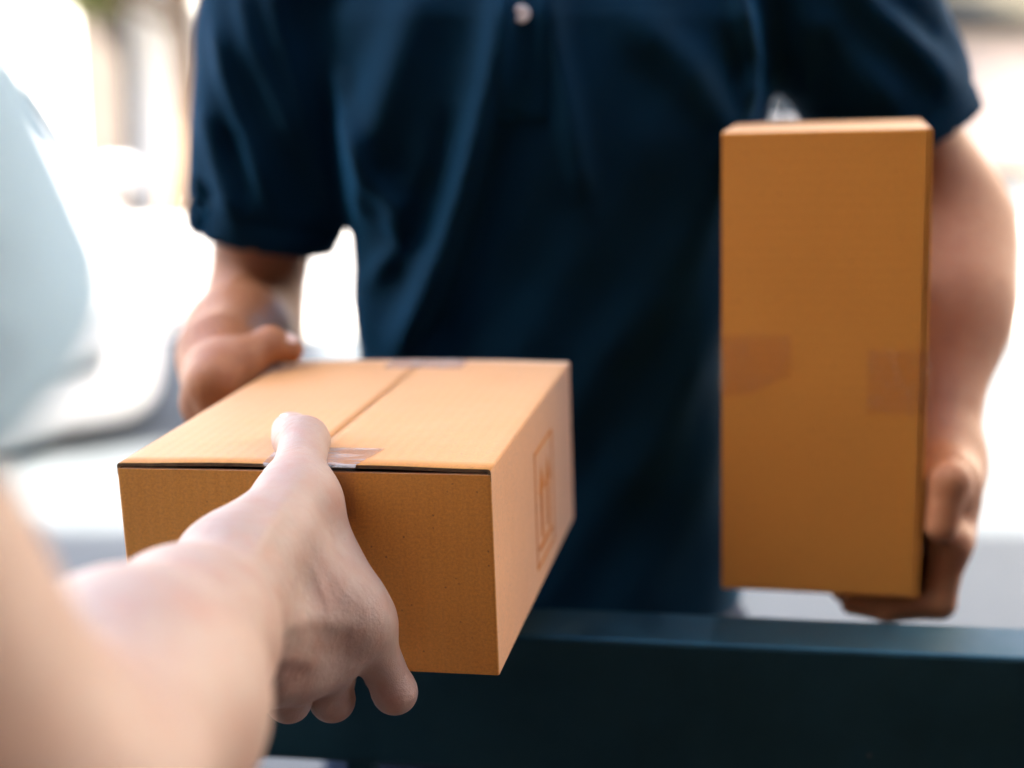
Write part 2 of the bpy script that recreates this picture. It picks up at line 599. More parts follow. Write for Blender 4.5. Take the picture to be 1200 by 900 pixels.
# white house across the street, image left
wh = empty('house', (-9.5, 17.5, 0))
tag(wh, 'white rendered house with beige columns in the glare at left', 'house')
box('wall', (0, 3.2, 3.4), (17.5, 6.4, 6.8), M['white_wall'], wh)
box('roof', (0, 3.2, 6.92), (18.3, 7.2, 0.24), M['olive_roof'], wh, 0.03)
for px_ in (135, -260, -700):
    xx = (px_ - 600) / FPX * 17.4
    cl = box('column', (xx + 9.5, -0.2, 1.9), (0.52, 0.40, 3.8), M['beige'], wh, 0.03)
    box('capital', (0, 0, 0), (0.66, 0.54, 0.16), M['beige'], cl, 0.02).location = (xx + 9.5, -0.2, 3.88)
    box('base', (0, 0, 0), (0.64, 0.52, 0.22), M['beige'], cl, 0.02).location = (xx + 9.5, -0.2, 0.11)
box('porch_slab', (-1.0, -0.35, 4.06), (15.0, 0.9, 0.2), M['white_wall'], wh, 0.02)
for xx in (-5.5, -2.4):
    window(wh, (xx, 0, 1.7), 1.4, 1.4)
    window(wh, (xx, 0, 5.2), 1.4, 1.3)
d2 = box('door', (2.4, -0.03, 1.05), (1.0, 0.08, 2.1), M['wood_door'], wh, 0.01)
box('handle', (2.75, -0.10, 1.05), (0.03, 0.06, 0.14), M['alloy'], d2, 0.008)

# low peach building far right with an olive tiled roof
pb = empty('house', (14.0, 25.5, 0))
tag(pb, 'low peach rendered building with olive roof, far right', 'house')
box('wall', (0, 4, 1.55), (27, 8, 3.1), M['peach_wall'], pb)
box('plinth', (0, -0.04, 0.14), (27.1, 0.12, 0.28), M['plinth'], pb, 0.01)
rv = []
for x in (-14.0, 14.0):
    rv += [(x, -0.7, 2.62), (x, -0.7, 2.80), (x, 4, 4.9), (x, 8.7, 2.80), (x, 8.7, 2.62)]
mesh_obj('roof', rv, [(0, 1, 6, 5), (1, 2, 7, 6), (2, 3, 8, 7), (3, 4, 9, 8), (4, 0, 5, 9), (0, 4, 3, 2, 1), (5, 6, 7, 8, 9)], M['olive_roof'], pb)
for i, xx in enumerate((-9.6, -6.6, -3.4, 0.2, 3.6, 7.0)):
    if i in (1,):
        d3 = box('door', (xx, -0.03, 1.05), (1.0, 0.08, 2.1), M['beige'], pb, 0.01)
        box('handle', (xx + 0.38, -0.10, 1.05), (0.03, 0.06, 0.14), M['alloy'], d3, 0.008)
    else:
        window(pb, (xx, 0, 1.55), 1.5, 1.1)


# ------------------------------------------------------------------ trees
def tree(name, loc, height, crown_r, mat, label, seed, n=5200):
    rnd = random.Random(seed)
    root = empty(name, loc)
    tag(root, label, 'tree')
    tv, tf = [], []

    def limb(a, b, ra, rb, k=7):
        a, b = Vector(a), Vector(b)
        z = (b - a).normalized()
        x = z.orthogonal().normalized(); y = z.cross(x)
        s = len(tv)
        nseg = 4
        for i in range(nseg + 1):
            t = i / nseg
            c = a.lerp(b, t) + x * (math.sin(t * 3.1) * 0.06 * (b - a).length)
            r = ra + (rb - ra) * t
            for j in range(k):
                an = 2 * math.pi * j / k
                tv.append(tuple(c + (x * math.cos(an) + y * math.sin(an)) * r))
        for i in range(nseg):
            for j in range(k):
                tf.append((s + i * k + j, s + i * k + (j + 1) % k, s + (i + 1) * k + (j + 1) % k, s + (i + 1) * k + j))
    top = height - crown_r
    limb((0, 0, -0.05), (0.1, 0, top), 0.20, 0.12)
    clumps = []
    for i in range(13):
        a = i * 2.4 + rnd.random()
        el = rnd.uniform(-0.2, 1.2)
        rr = crown_r * rnd.uniform(0.45, 0.85)
        e = (math.cos(a) * math.cos(el) * rr, math.sin(a) * math.cos(el) * rr, top + math.sin(el) * rr * 0.8 + 0.3)
        limb((0.1, 0, top * rnd.uniform(0.7, 1.0)), e, 0.07, 0.02, 5)
        clumps.append((e, crown_r * rnd.uniform(0.28, 0.48)))
    mesh_obj('trunk', tv, tf, M['bark'], root, True)
    lv, lf = [], []
    for i in range(n):
        c, r = clumps[rnd.randrange(len(clumps))]
        d = Vector((rnd.gauss(0, 1), rnd.gauss(0, 1), rnd.gauss(0, 1))).normalized() * r * rnd.random() ** 0.4
        p = Vector(c) + d
        nx = Vector((rnd.gauss(0, 1), rnd.gauss(0, 1), rnd.gauss(0, 1))).normalized()
        u = nx.orthogonal().normalized(); w = nx.cross(u)
        s = rnd.uniform(0.07, 0.13)
        k = len(lv)
        lv += [tuple(p - u * s), tuple(p + w * s * 0.45 + nx * s * .12), tuple(p + u * s), tuple(p - w * s * 0.45 + nx * s * .12)]
        lf.append((k, k + 1, k + 2, k + 3))
    cr = mesh_obj('crown', lv, lf, mat, root)
    return root


tree('street_tree', (-3.75, 15.9, 0.13), 4.3, 1.7, M['leaf'], 'yellow-green street tree above the white house front at left', 3, 9000)
tree('garden_tree', (6.2, 23.8, 0), 4.6, 1.5, M['leaf_olive'], 'olive green tree in front of the peach building at right', 8, 4200)

# ------------------------------------------------------------------ parked white car
def make_car(loc, rz):
    root = empty('parked_car', loc, (0, 0, rz))
    tag(root, 'white parked car in the glare behind the box at left', 'car')
    # stations along x (front at 0, rear at -4.1): half width, sill z, belt z, roof z, roof half width
    S = [(0.00, 0.60, 0.12, 0.60, 0.62, 0.50), (-0.10, 0.74, 0.08, 0.72, 0.75, 0.62), (-0.35, 0.83, 0.08, 0.80, 0.85, 0.70),
         (-0.75, 0.86, 0.08, 0.86, 0.93, 0.72), (-1.10, 0.87, 0.08, 0.90, 1.00, 0.70), (-1.50, 0.87, 0.08, 0.92, 1.26, 0.62),
         (-1.85, 0.87, 0.08, 0.93, 1.45, 0.58), (-2.40, 0.87, 0.08, 0.94, 1.50, 0.58), (-3.00, 0.87, 0.08, 0.95, 1.46, 0.57),
         (-3.50, 0.86, 0.08, 0.95, 1.28, 0.58), (-3.85, 0.82, 0.22, 0.93, 1.02, 0.62), (-4.05, 0.76, 0.28, 0.84, 0.90, 0.60), (-4.12, 0.66, 0.36, 0.70, 0.76, 0.50)]
    vs, nv = [], 0
    for x, w, z0, zb, zr, wr in S:
        half = [(0, z0 - .02), (w * 0.8, z0 - .02), (w * 0.97, z0 + 0.06), (w, (z0 + zb) / 2), (w * 0.985, zb - 0.07), (w * 0.93, zb), (wr, zr - 0.03), (wr * 0.8, zr + 0.005), (0, zr + 0.02)]
        sec = half + [(-a, b) for a, b in half[-2:0:-1]]
        nv = len(sec)
        vs += [(x, a, b) for a, b in sec]
    fs = []
    for i in range(len(S) - 1):
        for j in range(nv):
            fs.append((i * nv + j, i * nv + (j + 1) % nv, (i + 1) * nv + (j + 1) % nv, (i + 1) * nv + j))
    fs.append(tuple(range(nv))[::-1]); fs.append(tuple((len(S) - 1) * nv + j for j in range(nv)))
    body = mesh_obj('body', vs, fs, M['car_white'], root, True)
    bmx = bmesh.new(); bmx.from_mesh(body.data); bmesh.ops.recalc_face_normals(bmx, faces=bmx.faces[:]); bmx.to_mesh(body.data); bmx.free()
    md = body.modifiers.new('subdivision', 'SUBSURF'); md.levels = md.render_levels = 2

    def plate(name, pts, mat, parent, th=0.012):
        c = [Vector(p) for p in pts]
        n = (c[1] - c[0]).cross(c[2] - c[0]).normalized()
        v = [p + n * th for p in c] + [p - n * th for p in c]
        k = len(c)
        f = [tuple(range(k)), tuple(range(2 * k - 1, k - 1, -1))] + [(i, i + k, (i + 1) % k + k, (i + 1) % k) for i in range(k)]
        return mesh_obj(name, v, f, mat, parent)
    plate('windscreen', [(-1.17, 0.62, 1.02), (-1.17, -0.62, 1.02), (-1.80, -0.52, 1.44), (-1.80, 0.52, 1.44)], M['car_glass'], root)
    plate('rear_window', [(-3.84, -0.55, 1.06), (-3.84, 0.55, 1.06), (-3.42, 0.50, 1.36), (-3.42, -0.50, 1.36)], M['car_glass'], root)
    for s in (1, -1):
        plate('side_window', [(-1.45, s * 0.83, 0.96), (-2.30, s * 0.84, 0.97), (-2.30, s * 0.62, 1.40), (-1.88, s * 0.63, 1.38)], M['car_glass'], root)
        plate('side_window', [(-2.38, s * 0.84, 0.97), (-3.25, s * 0.83, 0.98), (-3.02, s * 0.63, 1.36), (-2.38, s * 0.62, 1.40)], M['car_glass'], root)
        hl = bm_obj('headlight', box_bm((-0.16, s * 0.60, 0.64), (0.26, 0.30, 0.13), 0.045), M['lamp_glass'], root, True)
        hl.rotation_euler = (0, 0, 0)
        bm_obj('mirror', box_bm((-1.42, s * 0.98, 0.99), (0.12, 0.20, 0.14), 0.045), M['car_white'], root, True)
        box('tail_light', (-4.02, s * 0.62, 0.78), (0.14, 0.22, 0.16), M['print'], root, 0.03)
        for xw in (-0.78, -3.30):
            w = empty('wheel', (xw, s * 0.77, 0.31)); w.parent = root
            for nm, ro, ri, th, mt in (('tyre', 0.31, 0.20, 0.20, M['tyre']), ('rim', 0.205, 0.03, 0.17, M['alloy'])):
                bmw = bmesh.new()
                prof = [(ri, -th / 2), (ro * 0.95, -th / 2), (ro, -th / 3), (ro, th / 3), (ro * 0.95, th / 2), (ri, th / 2)]
                n = 28
                vv = [[bmw.verts.new((math.cos(2 * math.pi * k / n) * r, y, math.sin(2 * math.pi * k / n) * r)) for r, y in prof] for k in range(n)]
                for k in range(n):
                    for j in range(len(prof)):
                        bmw.faces.new((vv[k][j], vv[(k + 1) % n][j], vv[(k + 1) % n][(j + 1) % 6], vv[k][(j + 1) % 6]))
                bmesh.ops.recalc_face_normals(bmw, faces=bmw.faces[:])
                bm_obj(nm, bmw, mt, w)
    box('grille', (-0.03, 0, 0.58), (0.06, 0.62, 0.10), M['black_plastic'], root, 0.02)
    box('air_intake', (-0.045, 0, 0.36), (0.08, 0.90, 0.13), M['black_plastic'], root, 0.03)
    box('number_plate', (0.012, 0, 0.47), (0.015, 0.44, 0.10), M['frame'], root, 0.004)
    return root


make_car((-1.95, 5.1, 0.0), R(-58))

# ================================================================== GATE
gd = np.array([0.301 + 0.15, 0.794 - 0.85]); gang = math.atan2(gd[1], gd[0])
gate = empty('garden_gate', (0.01, 0.83, 0), (0, 0, gang))
tag(gate, 'black painted steel gate with a wide flat top rail under the boxes', 'gate')
RAIL_Z = 1.0
RW, RH = 0.050, 0.086
box('top_rail', (0.05, -RW / 2, RAIL_Z - RH / 2), (2.3, RW, RH), M['gate'], gate, 0.003)
box('bottom_rail', (0.05, -RW / 2, 0.12), (2.3, RW, 0.06), M['gate'], gate, 0.003)
for s in (-1.13, 1.23):
    po = box('post', (s, -RW / 2, 0.56), (0.06, 0.06, 1.12), M['gate'], gate, 0.003)
    box('cap', (s, -RW / 2, 1.135), (0.075, 0.075, 0.025), M['gate'], po, 0.006)
for i in range(19):
    xx = -1.02 + i * 0.115
    box('picket', (xx, -RW / 2, 0.532), (0.016, 0.016, 0.766), M['gate'], gate)

# ================================================================== BOXES
def rounded_loop(W, L, r, n=3):
    """counter-clockwise rectangle 0..W x 0..L with rounded corners"""
    pts = []
    for cx, cy, a0 in ((W - r, r, -90), (W - r, L - r, 0), (r, L - r, 90), (r, r, 180)):
        for k in range(n + 1):
            a = R(a0 + 90 * k / n)
            pts.append((cx + r * math.cos(a), cy + r * math.sin(a)))
    return pts


def make_box(W, L, H, label, loc, rotm, bulge=0.0008, edge='card_edge_shade'):
    root = empty('cardboard_box')
    root.matrix_world = Matrix.Translation(Vector(loc)) @ rotm.to_4x4()
    tag(root, label, 'box')
    T = 0.003
    FT = 0.0017
    lip = 0.006
    # walls: closed tube, front/back reach the flaps, sides stop below the folded lips
    out = rounded_loop(W, L, 0.0012)
    inn = [(min(max(x, T), W - T), min(max(y, T), L - T)) for x, y in out]
    v, f = [], []
    n = len(out)
    for (x, y), (xi, yi) in zip(out, inn):
        side = x < 0.0006 or x > W - 0.0006
        zt = H - lip if (x < T * 0.9 or x > W - T * 0.9) and 0.0011 < y < L - 0.0011 else H - 0.0027
        v += [(x, y, 0.0), (x, y, zt), (xi, yi, zt), (xi, yi, T)]
    for i in range(n):
        a, b = i * 4, ((i + 1) % n) * 4
        f += [(a, b, b + 1, a + 1), (a + 1, b + 1, b + 2, a + 2), (a + 2, b + 2, b + 3, a + 3)]
    f.append(tuple(i * 4 for i in range(n))[::-1])
    f.append(tuple(i * 4 + 3 for i in range(n)))
    mesh_obj('body', v, f, M['card'], root)
    # inner flaps
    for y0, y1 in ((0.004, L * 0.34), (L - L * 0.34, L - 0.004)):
        box('inner_flap', (W / 2, (y0 + y1) / 2, H - 0.0085), (W - 0.010, y1 - y0, 0.0026), M['card_edge_shade'], root)
    # outer flaps: folded lip, bulging slightly towards the seam, ends curling a touch
    def top_z(u, y):       # u 0 at the hinge, 1 at the seam
        e = (2 * y / L - 1)
        return H + bulge * math.sin(min(1, u * 1.02) * math.pi * 0.55) * (0.75 + 0.5 * e * e) - 0.00012 * math.sin(u * 9 + y * 30)
    half = W / 2 - 0.0004
    for s in (0, 1):
        prof = []
        r = 0.0016
        prof.append((0.0, None, H - lip))
        for k in range(4):
            a = R(180 - 30 * k)
            prof.append((r + r * math.cos(a), None, H - r + r * math.sin(a)))
        nu = 16
        for k in range(1, nu + 1):
            u = k / nu
            prof.append((r + (half - r) * u, u, 0))
        ys = [0.0005 + (L - 0.001) * j / 20 for j in range(21)]
        V, Fc = [], []
        m_ = len(prof)
        for lay in (0, 1):
            for y in ys:
                for (x, u, z) in prof:
                    if u is None:
                        xx, zz = (x, z) if lay == 0 else (max(x, 0) + FT, min(z, H - FT))
                    else:
                        b = top_z(u, y)
                        xx, zz = x, b if lay == 0 else b - FT
                        if lay == 1: xx = max(x, FT)
                    V.append((xx if s == 0 else W - xx, y, zz))
        ny = len(ys)
        o = ny * m_
        for j in range(ny - 1):
            for i in range(m_ - 1):
                a = j * m_ + i
                q = (a, a + 1, a + 1 + m_, a + m_)
                Fc.append(q); Fc.append(tuple(o + k for k in q[::-1]))
        for j in range(ny - 1):
            a, b = j * m_ + m_ - 1, (j + 1) * m_ + m_ - 1
            Fc.append((a, o + a, o + b, b))
            a, b = j * m_, (j + 1) * m_
            Fc.append((b, o + b, o + a, a))
        for i in range(m_ - 1):
            Fc.append((i + 1, i, o + i, o + i + 1))
            a = (ny - 1) * m_ + i
            Fc.append((a, a + 1, o + a + 1, o + a))
        if s: Fc = [q[::-1] for q in Fc]
        fl = mesh_obj('flap', V, Fc, M['card'], root, False)
        me = fl.data
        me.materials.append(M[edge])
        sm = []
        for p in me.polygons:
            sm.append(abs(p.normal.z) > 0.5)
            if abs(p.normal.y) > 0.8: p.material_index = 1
        me.polygons.foreach_set('use_smooth', sm)
    return root, top_z


def tape_strip(parent, rows, mat='tape'):
    """rows: list of (left point, right point) walked along the strip"""
    v, f = [], []
    nn = 9
    rnd = random.Random(len(rows) * 7 + int(rows[0][0][0] * 1e4))
    for a, b in rows:
        a, b = Vector(a), Vector(b)
        for k in range(nn):
            v.append(a.lerp(b, k / (nn - 1)))
    f = grid_faces(len(rows), nn)
    o = mesh_obj('tape', v, f, M[mat], parent, True)
    return o


def rot_zyx(a, b, c):
    return Matrix.Rotation(c, 3, 'Z') @ Matrix.Rotation(b, 3, 'Y') @ Matrix.Rotation(a, 3, 'X')


# --- the box being handed over
W1, L1, H1 = 0.185, 0.2418, 0.1012
rm1 = rot_zyx(0.03373591, -0.03081194, -0.19086506)
o1 = Vector((-0.00613469, 0.6351656, 1.03592486)) + rm1 @ Vector((-W1, 0, 0))
b1, tz1 = make_box(W1, L1, H1, 'flat brown cardboard box passed between the two people, tape on its seam', o1, rm1)


def top1(x, y):
    u = x / (W1 / 2) if x < W1 / 2 else (W1 - x) / (W1 / 2)
    return (x, y, tz1(min(1, u), min(max(y, 0), L1)) + 0.0004)


rows = []
for y in (0.030, 0.022, 0.014, 0.007, 0.002, 0.0002):
    rows.append((top1(0.075 - y * 0.10, y), top1(0.121 + y * 0.18, y)))
zt = H1 + 0.0012
rows.append(((0.0755, -0.0007, zt - 0.0012), (0.1205, -0.0007, zt - 0.0012)))
for z in (0.0035, 0.010, 0.018, 0.025):
    rows.append(((0.0755, -0.0006, H1 - z), (0.1195, -0.0006, H1 - z)))
tape_strip(b1, rows[:7], 'tape_glint')
tape_strip(b1, rows[6:], 'tape_thin')
rows = []
for y in (L1 - 0.026, L1 - 0.018, L1 - 0.010, L1 - 0.003, L1 + 0.0002):
    rows.append((top1(0.072, y), top1(0.122, y)))
rows.append(((0.072, L1 + 0.0007, H1 - 0.001), (0.122, L1 + 0.0007, H1 - 0.001)))
rows.append(((0.072, L1 + 0.0006, H1 - 0.025), (0.122, L1 + 0.0006, H1 - 0.025)))
tape_strip(b1, rows, 'tape_glint')

# printed handling mark on the right side: frame with two upright arrows over a bar
bmk = bmesh.new()
ym0, ym1, zm0, zm1 = 0.110, 0.166, 0.012, 0.078
xm = W1 + 0.0002
def mk(y0, z0, y1, z1): box_bm((xm, (y0 + y1) / 2, (z0 + z1) / 2), (0.0004, abs(y1 - y0), abs(z1 - z0)), 0, bmk)
lw = 0.0015
mk(ym0, zm0, ym0 + lw, zm1); mk(ym1 - lw, zm0, ym1, zm1); mk(ym0 + lw, zm1 - lw, ym1 - lw, zm1); mk(ym0 + lw, zm0, ym1 - lw, zm0 + lw)
mk(ym0 + 0.008, zm0 + 0.008, ym1 - 0.008, zm0 + 0.011)
for yc in (ym0 + 0.018, ym1 - 0.018):
    mk(yc - 0.003, zm0 + 0.014, yc + 0.003, zm0 + 0.040)
    vs_ = [bmk.verts.new((xm + 0.0002, yc + dy, zm0 + dz)) for dy, dz in ((-0.009, 0.040), (0.009, 0.040), (0, 0.056))]
    bmk.faces.new(vs_)
bm_obj('printed_mark', bmk, M['print'], b1)

# --- the box under the courier's arm
W2, L2, H2 = 0.1220, 0.135, 0.2895      # across, deep, tall as held: the lid faces the arm
rm2 = rot_zyx(0.030, -0.026, -0.225)
o2 = Vector(at(846, 690, 0.9156))
b2, tz2 = make_box(H2, L2, W2, 'tall brown cardboard box held upright under the courier\'s arm', o2 + rm2 @ Vector((0, 0, H2)), rm2 @ Matrix.Rotation(R(90), 3, 'Y'), 0.0006, 'card')
m2 = Matrix.Translation(o2) @ rm2.to_4x4()
m2l = b2.matrix_world.inverted() @ m2


def P2(x, y, z): return m2l @ Vector((x, y, z))


rows = []
for y, x in ((0.05, -0.0012), (0.02, -0.0020), (0.004, -0.0018), (-0.0006, -0.0003)):
    rows.append((P2(x, y, 0.128), P2(x, y, 0.166)))
for x, dd in ((0.004, 0), (0.02, 0.002), (0.034, 0.010), (0.042, 0.012)):
    rows.append((P2(x, -0.0007, 0.128 + dd), P2(x, -0.0007, 0.166)))
tape_strip(b2, rows)
rows = []
for x in (0.088, 0.100, 0.112, W2 - 0.003):
    rows.append((P2(x, -0.0007, 0.118), P2(x, -0.0007, 0.158)))
for y, x in ((-0.0004, W2 + 0.0012), (0.004, W2 + 0.0028), (0.02, W2 + 0.0026), (0.05, W2 + 0.0026)):
    rows.append((P2(x, y, 0.118), P2(x, y, 0.158)))
tape_strip(b2, rows)


# ================================================================== PEOPLE
def hand(palm, wrist_r, fingers, thumb, finger_k=0.009):
    pf = sunion(palm, 0.016)
    def f(p):
        d = pf(p)
        t = thumb(p)
        fd = fingers[0](p)
        for g in fingers[1:]:
            fd = smin(fd, g(p), 0.0012)
        return smin(smin(d, t, 0.014), fd, finger_k)
    return f


def wrinkles(p, c, axis, lam, sig, amp):
    c = np.asarray(c, np.float32); a = np.asarray(axis, np.float32); a = a / np.linalg.norm(a)
    q = p - c
    s = q @ a
    r2 = (q * q).sum(1)
    ph = 1.8 * np.sin(q[:, 0] * 420 + q[:, 2] * 300) + 1.2 * np.sin(q[:, 1] * 530 - q[:, 0] * 240)
    return amp * np.cos(2 * np.pi * s / lam + ph) * np.exp(-(s / sig) ** 2) * np.exp(-r2 / (2.2 * sig) ** 2)


def bounds(pts, m):
    P = np.array(pts)
    return P.min(0) - m, P.max(0) + m


def nail(name, p0, p1, t, r, normal, length, width, mat, parent, curve=0.0098):
    p0, p1 = Vector(p0), Vector(p1)
    a = (p1 - p0).normalized(); n = Vector(normal); n = (n - a * n.dot(a)).normalized(); s = a.cross(n)
    c = p0.lerp(p1, t) + n * (r + 0.0004)
    v, nu, nv = [], 9, 8
    for i in range(nu):
        u = -1 + 2 * i / (nu - 1)
        for j in range(nv):
            w = j / (nv - 1)
            hw = width / 2 * (0.86 + 0.14 * math.sin(w * 2.6)) * (1 - 0.25 * max(0, w - 0.8) / 0.2)
            y = (w - 0.5) * length * (1 - 0.10 * u * u)
            z = -(u * hw) ** 2 / (2 * curve) - 0.0010 * (w - 0.3) ** 2 * 2
            v.append(Vector(c) + a * y + s * (u * hw) + n * z)
    return mesh_obj(name, v, grid_faces(nu, nv), mat, parent, True)


def shoe_pair(parent, cx, cy, facing):
    for s in (-1, 1):
        x = cx + s * 0.11
        f = sunion([seg((x, cy, 0.05), (x + 0.01 * s, cy + facing * 0.19, 0.035), 0.042, 0.034), seg((x, cy - facing * 0.04, 0.045), (x, cy, 0.09), 0.04, 0.045)], 0.03)
        g = lambda p, f=f: np.maximum(f(p), -p[:, 2] + 0.001)
        V, Q = polygonise(g, (x - 0.07, min(cy - facing * 0.1, cy + facing * 0.25), -0.01), (x + 0.08, max(cy - facing * 0.1, cy + facing * 0.25), 0.15), 0.008)
        np_obj('shoe', V, Q, M['shoe'], parent)


def trousers(parent, cx, cy, top, mat, hx=0.148, hy=0.098):
    legs = []
    for s in (-1, 1):
        legs.append(chain([(cx + s * 0.085, cy, top - 0.12), (cx + s * 0.10, cy - 0.01, 0.50), (cx + s * 0.11, cy + 0.01, 0.09)], [0.092, 0.070, 0.058]))
    hip = column([(top - 0.20, cx, cy, hx * 1.0, hy * 1.0), (top, cx, cy, hx * 0.93, hy * 0.93)])
    def f(p):
        d = smin(smin(legs[0](p), legs[1](p), 0.01), hip(p), 0.05)
        d = d + 0.003 * np.sin(p[:, 2] * 70 + p[:, 0] * 40) * np.sin(p[:, 0] * 50 + p[:, 1] * 35)
        return np.maximum(np.maximum(d, p[:, 2] - top), 0.07 - p[:, 2])
    V, Q = polygonise(f, (cx - 0.26, cy - 0.18, 0.04), (cx + 0.26, cy + 0.18, top + 0.03), 0.010)
    return np_obj('trousers', V, Q, mat, parent)


def head_parts(cx, cy, zc, facing, neck_base):
    """zc: centre of the head; facing -1 looks towards -Y"""
    fy = facing
    fs = [ellip((cx, cy, zc + 0.025), (0.076, 0.096, 0.10)), ellip((cx, cy + fy * 0.025, zc - 0.055), (0.058, 0.068, 0.062)),
          seg((cx, cy - fy * 0.01, zc - 0.06), neck_base, 0.056, 0.062)]
    base = sunion(fs, 0.03)
    nose = sunion([seg((cx, cy + fy * 0.090, zc + 0.012), (cx, cy + fy * 0.108, zc - 0.026), 0.009, 0.013)], 0.01)
    ears = [ellip((cx + s * 0.078, cy - fy * 0.008, zc - 0.002), (0.010, 0.018, 0.032)) for s in (-1, 1)]
    lips = ellip((cx, cy + fy * 0.090, zc - 0.060), (0.024, 0.009, 0.008))
    brow = [ellip((cx + s * 0.030, cy + fy * 0.087, zc + 0.030), (0.022, 0.010, 0.007)) for s in (-1, 1)]
    sock = [ellip((cx + s * 0.031, cy + fy * 0.099, zc + 0.010), (0.017, 0.014, 0.010)) for s in (-1, 1)]
    def f(p):
        d = smin(base(p), nose(p), 0.012)
        for e in ears: d = smin(d, e(p), 0.006)
        for e in brow: d = smin(d, e(p), 0.012)
        d = smin(d, lips(p), 0.006)
        for e in sock: d = smax(d, -e(p), 0.008)
        return d
    return f


def face_extras(parent, cx, cy, zc, fy):
    for s in (-1, 1):
        bme = bmesh.new()
        bmesh.ops.create_uvsphere(bme, u_segments=14, v_segments=10, radius=0.0125, matrix=Matrix.Translation((cx + s * 0.031, cy + fy * 0.080, zc + 0.010)))
        e = bm_obj('eye', bme, M['eye'], parent, True)
        bme = bmesh.new()
        bmesh.ops.create_uvsphere(bme, u_segments=12, v_segments=8, radius=0.0062, matrix=Matrix.Translation((cx + s * 0.031, cy + fy * 0.0875, zc + 0.010)))
        bm_obj('iris', bme, M['iris'], e, True)
    hs = ellip((cx, cy - fy * 0.010, zc + 0.042), (0.085, 0.103, 0.103))
    def f(p):
        d = hs(p) + 0.003 * np.sin(p[:, 0] * 260) * np.sin(p[:, 2] * 120 + p[:, 1] * 200)
        front = (p[:, 1] - cy) * fy
        cut = p[:, 2] - (zc + np.where(front > 0.02, 0.062, np.where(front > -0.03, 0.015, -0.05)))
        return smax(d, -cut, 0.015)
    V, Q = polygonise(f, (cx - 0.1, cy - 0.13, zc - 0.08), (cx + 0.1, cy + 0.13, zc + 0.17), 0.006)
    np_obj('hair', V, Q, M['hair'], parent)


# ------------------------------------------------------------------ the courier
TCX, TCY = 0.025, 1.085            # torso axis
courier = empty('person', (0, 0, 0))
tag(courier, 'person in navy short-sleeved polo shirt handing over one box, another under the arm', 'person')

rs = np.array([-0.150, 1.09, 1.440]); ls = np.array([0.205, 1.09, 1.440])     # shoulders (image left, image right)
re_ = at(294, 388, 1.13); rw = at(257, 416, 0.930)
le_ = at(1108, 268, 1.10); lw_ = at(1103, 545, 0.985)

# right arm and hand (image left): fingers under the box, thumb on its lid
r_mcp = [at(250, 446, 0.864), at(241, 461, 0.878), at(238, 474, 0.892), at(242, 485, 0.906)]
r_palm = [seg(rw, m, 0.0165, 0.0110) for m in r_mcp] + [seg(rw, at(264, 436, 0.885), 0.0175, 0.0150), seg(at(264, 436, 0.885), r_mcp[0], 0.0145, 0.011)]
r_thumb = chain([at(256, 438, 0.880), at(284, 421, 0.880), at(316, 404, 0.893), at(340, 410, 0.900)], [0.0138, 0.0108, 0.0112, 0.0086])
r_f = []
for k, (m, dd) in enumerate(zip(r_mcp, (0.0, 0.022, 0.044, 0.064))):
    yb = 0.168 + dd * 0.80
    pip = np.array(b1.matrix_world @ Vector((-0.014, min(0.225, yb), 0.004)))
    dip = np.array(b1.matrix_world @ Vector((0.010, min(0.228, yb + 0.003), -0.0115)))
    tip = np.array(b1.matrix_world @ Vector((0.032, min(0.230, yb + 0.004), -0.0105)))
    r_f.append(chain([m, pip, dip, tip], [0.0115, 0.0100, 0.0088, 0.0078]))
r_hand = hand(r_palm, 0.02, r_f, r_thumb)
r_fore = sunion([seg(re_, re_ * 0.6 + rw * 0.4 + np.array([-0.002, 0, 0.002]), 0.033, 0.034), seg(re_ * 0.6 + rw * 0.4, rw, 0.033, 0.0215), seg(rs, re_, 0.052, 0.035)], 0.03)
r_arm = lambda p: smin(r_fore(p), r_hand(p), 0.018)
lo, hi = bounds([rw, *r_mcp, at(345, 405, 0.91), re_, at(300, 150, 1.11), np.array(b1.matrix_world @ Vector((0.05, 0.23, -0.02)))], 0.06)
c_parts = [polygonise(r_arm, lo, hi, 0.0022)]

# left arm and hand (image right): hangs outside the upright box, fingers hooked under it
def B2(x, y, z): return np.array(m2 @ Vector((x, y, z)))
l_mcp = [B2(W2 + 0.019, 0.020 + 0.0, 0.030), B2(W2 + 0.020, 0.040, 0.024), B2(W2 + 0.020, 0.060, 0.022), B2(W2 + 0.019, 0.078, 0.024)]
l_hb = B2(W2 + 0.022, 0.052, 0.062)
l_palm = [seg(lw_, m, 0.021, 0.0125) for m in l_mcp] + [seg(lw_, l_hb, 0.021, 0.018)]
l_f = []
for k, m in enumerate(l_mcp):
    y = 0.014 + 0.021 * k
    ext = (0.0, 0.006, 0.002, -0.010)[k]
    l_f.append(chain([m, B2(W2 + 0.013, y + 0.002, -0.008), B2(W2 - 0.018, y, -0.0125), B2(W2 - 0.040 - ext, y, -0.0105)], [0.0118, 0.0105, 0.0092, 0.0078]))
l_thumb = chain([lw_ * 0.55 + l_mcp[0] * 0.45, B2(W2 + 0.016, 0.006, 0.075), B2(W2 + 0.012, -0.002, 0.048)], [0.0165, 0.0125, 0.010])
l_hand = hand(l_palm, 0.02, l_f, l_thumb)
mid = le_ * 0.65 + lw_ * 0.35
l_fore = sunion([seg(le_, mid, 0.0375, 0.0375), seg(mid, lw_, 0.037, 0.0245), seg(ls, le_, 0.052, 0.0385)], 0.06)
l_arm = lambda p: smin(l_fore(p), l_hand(p), 0.018)
lo, hi = bounds([lw_, le_, *l_mcp, B2(W2 - 0.06, 0.03, -0.02), at(1040, 60, 1.1)], 0.06)
c_parts.append(polygonise(l_arm, lo, hi, 0.0026))
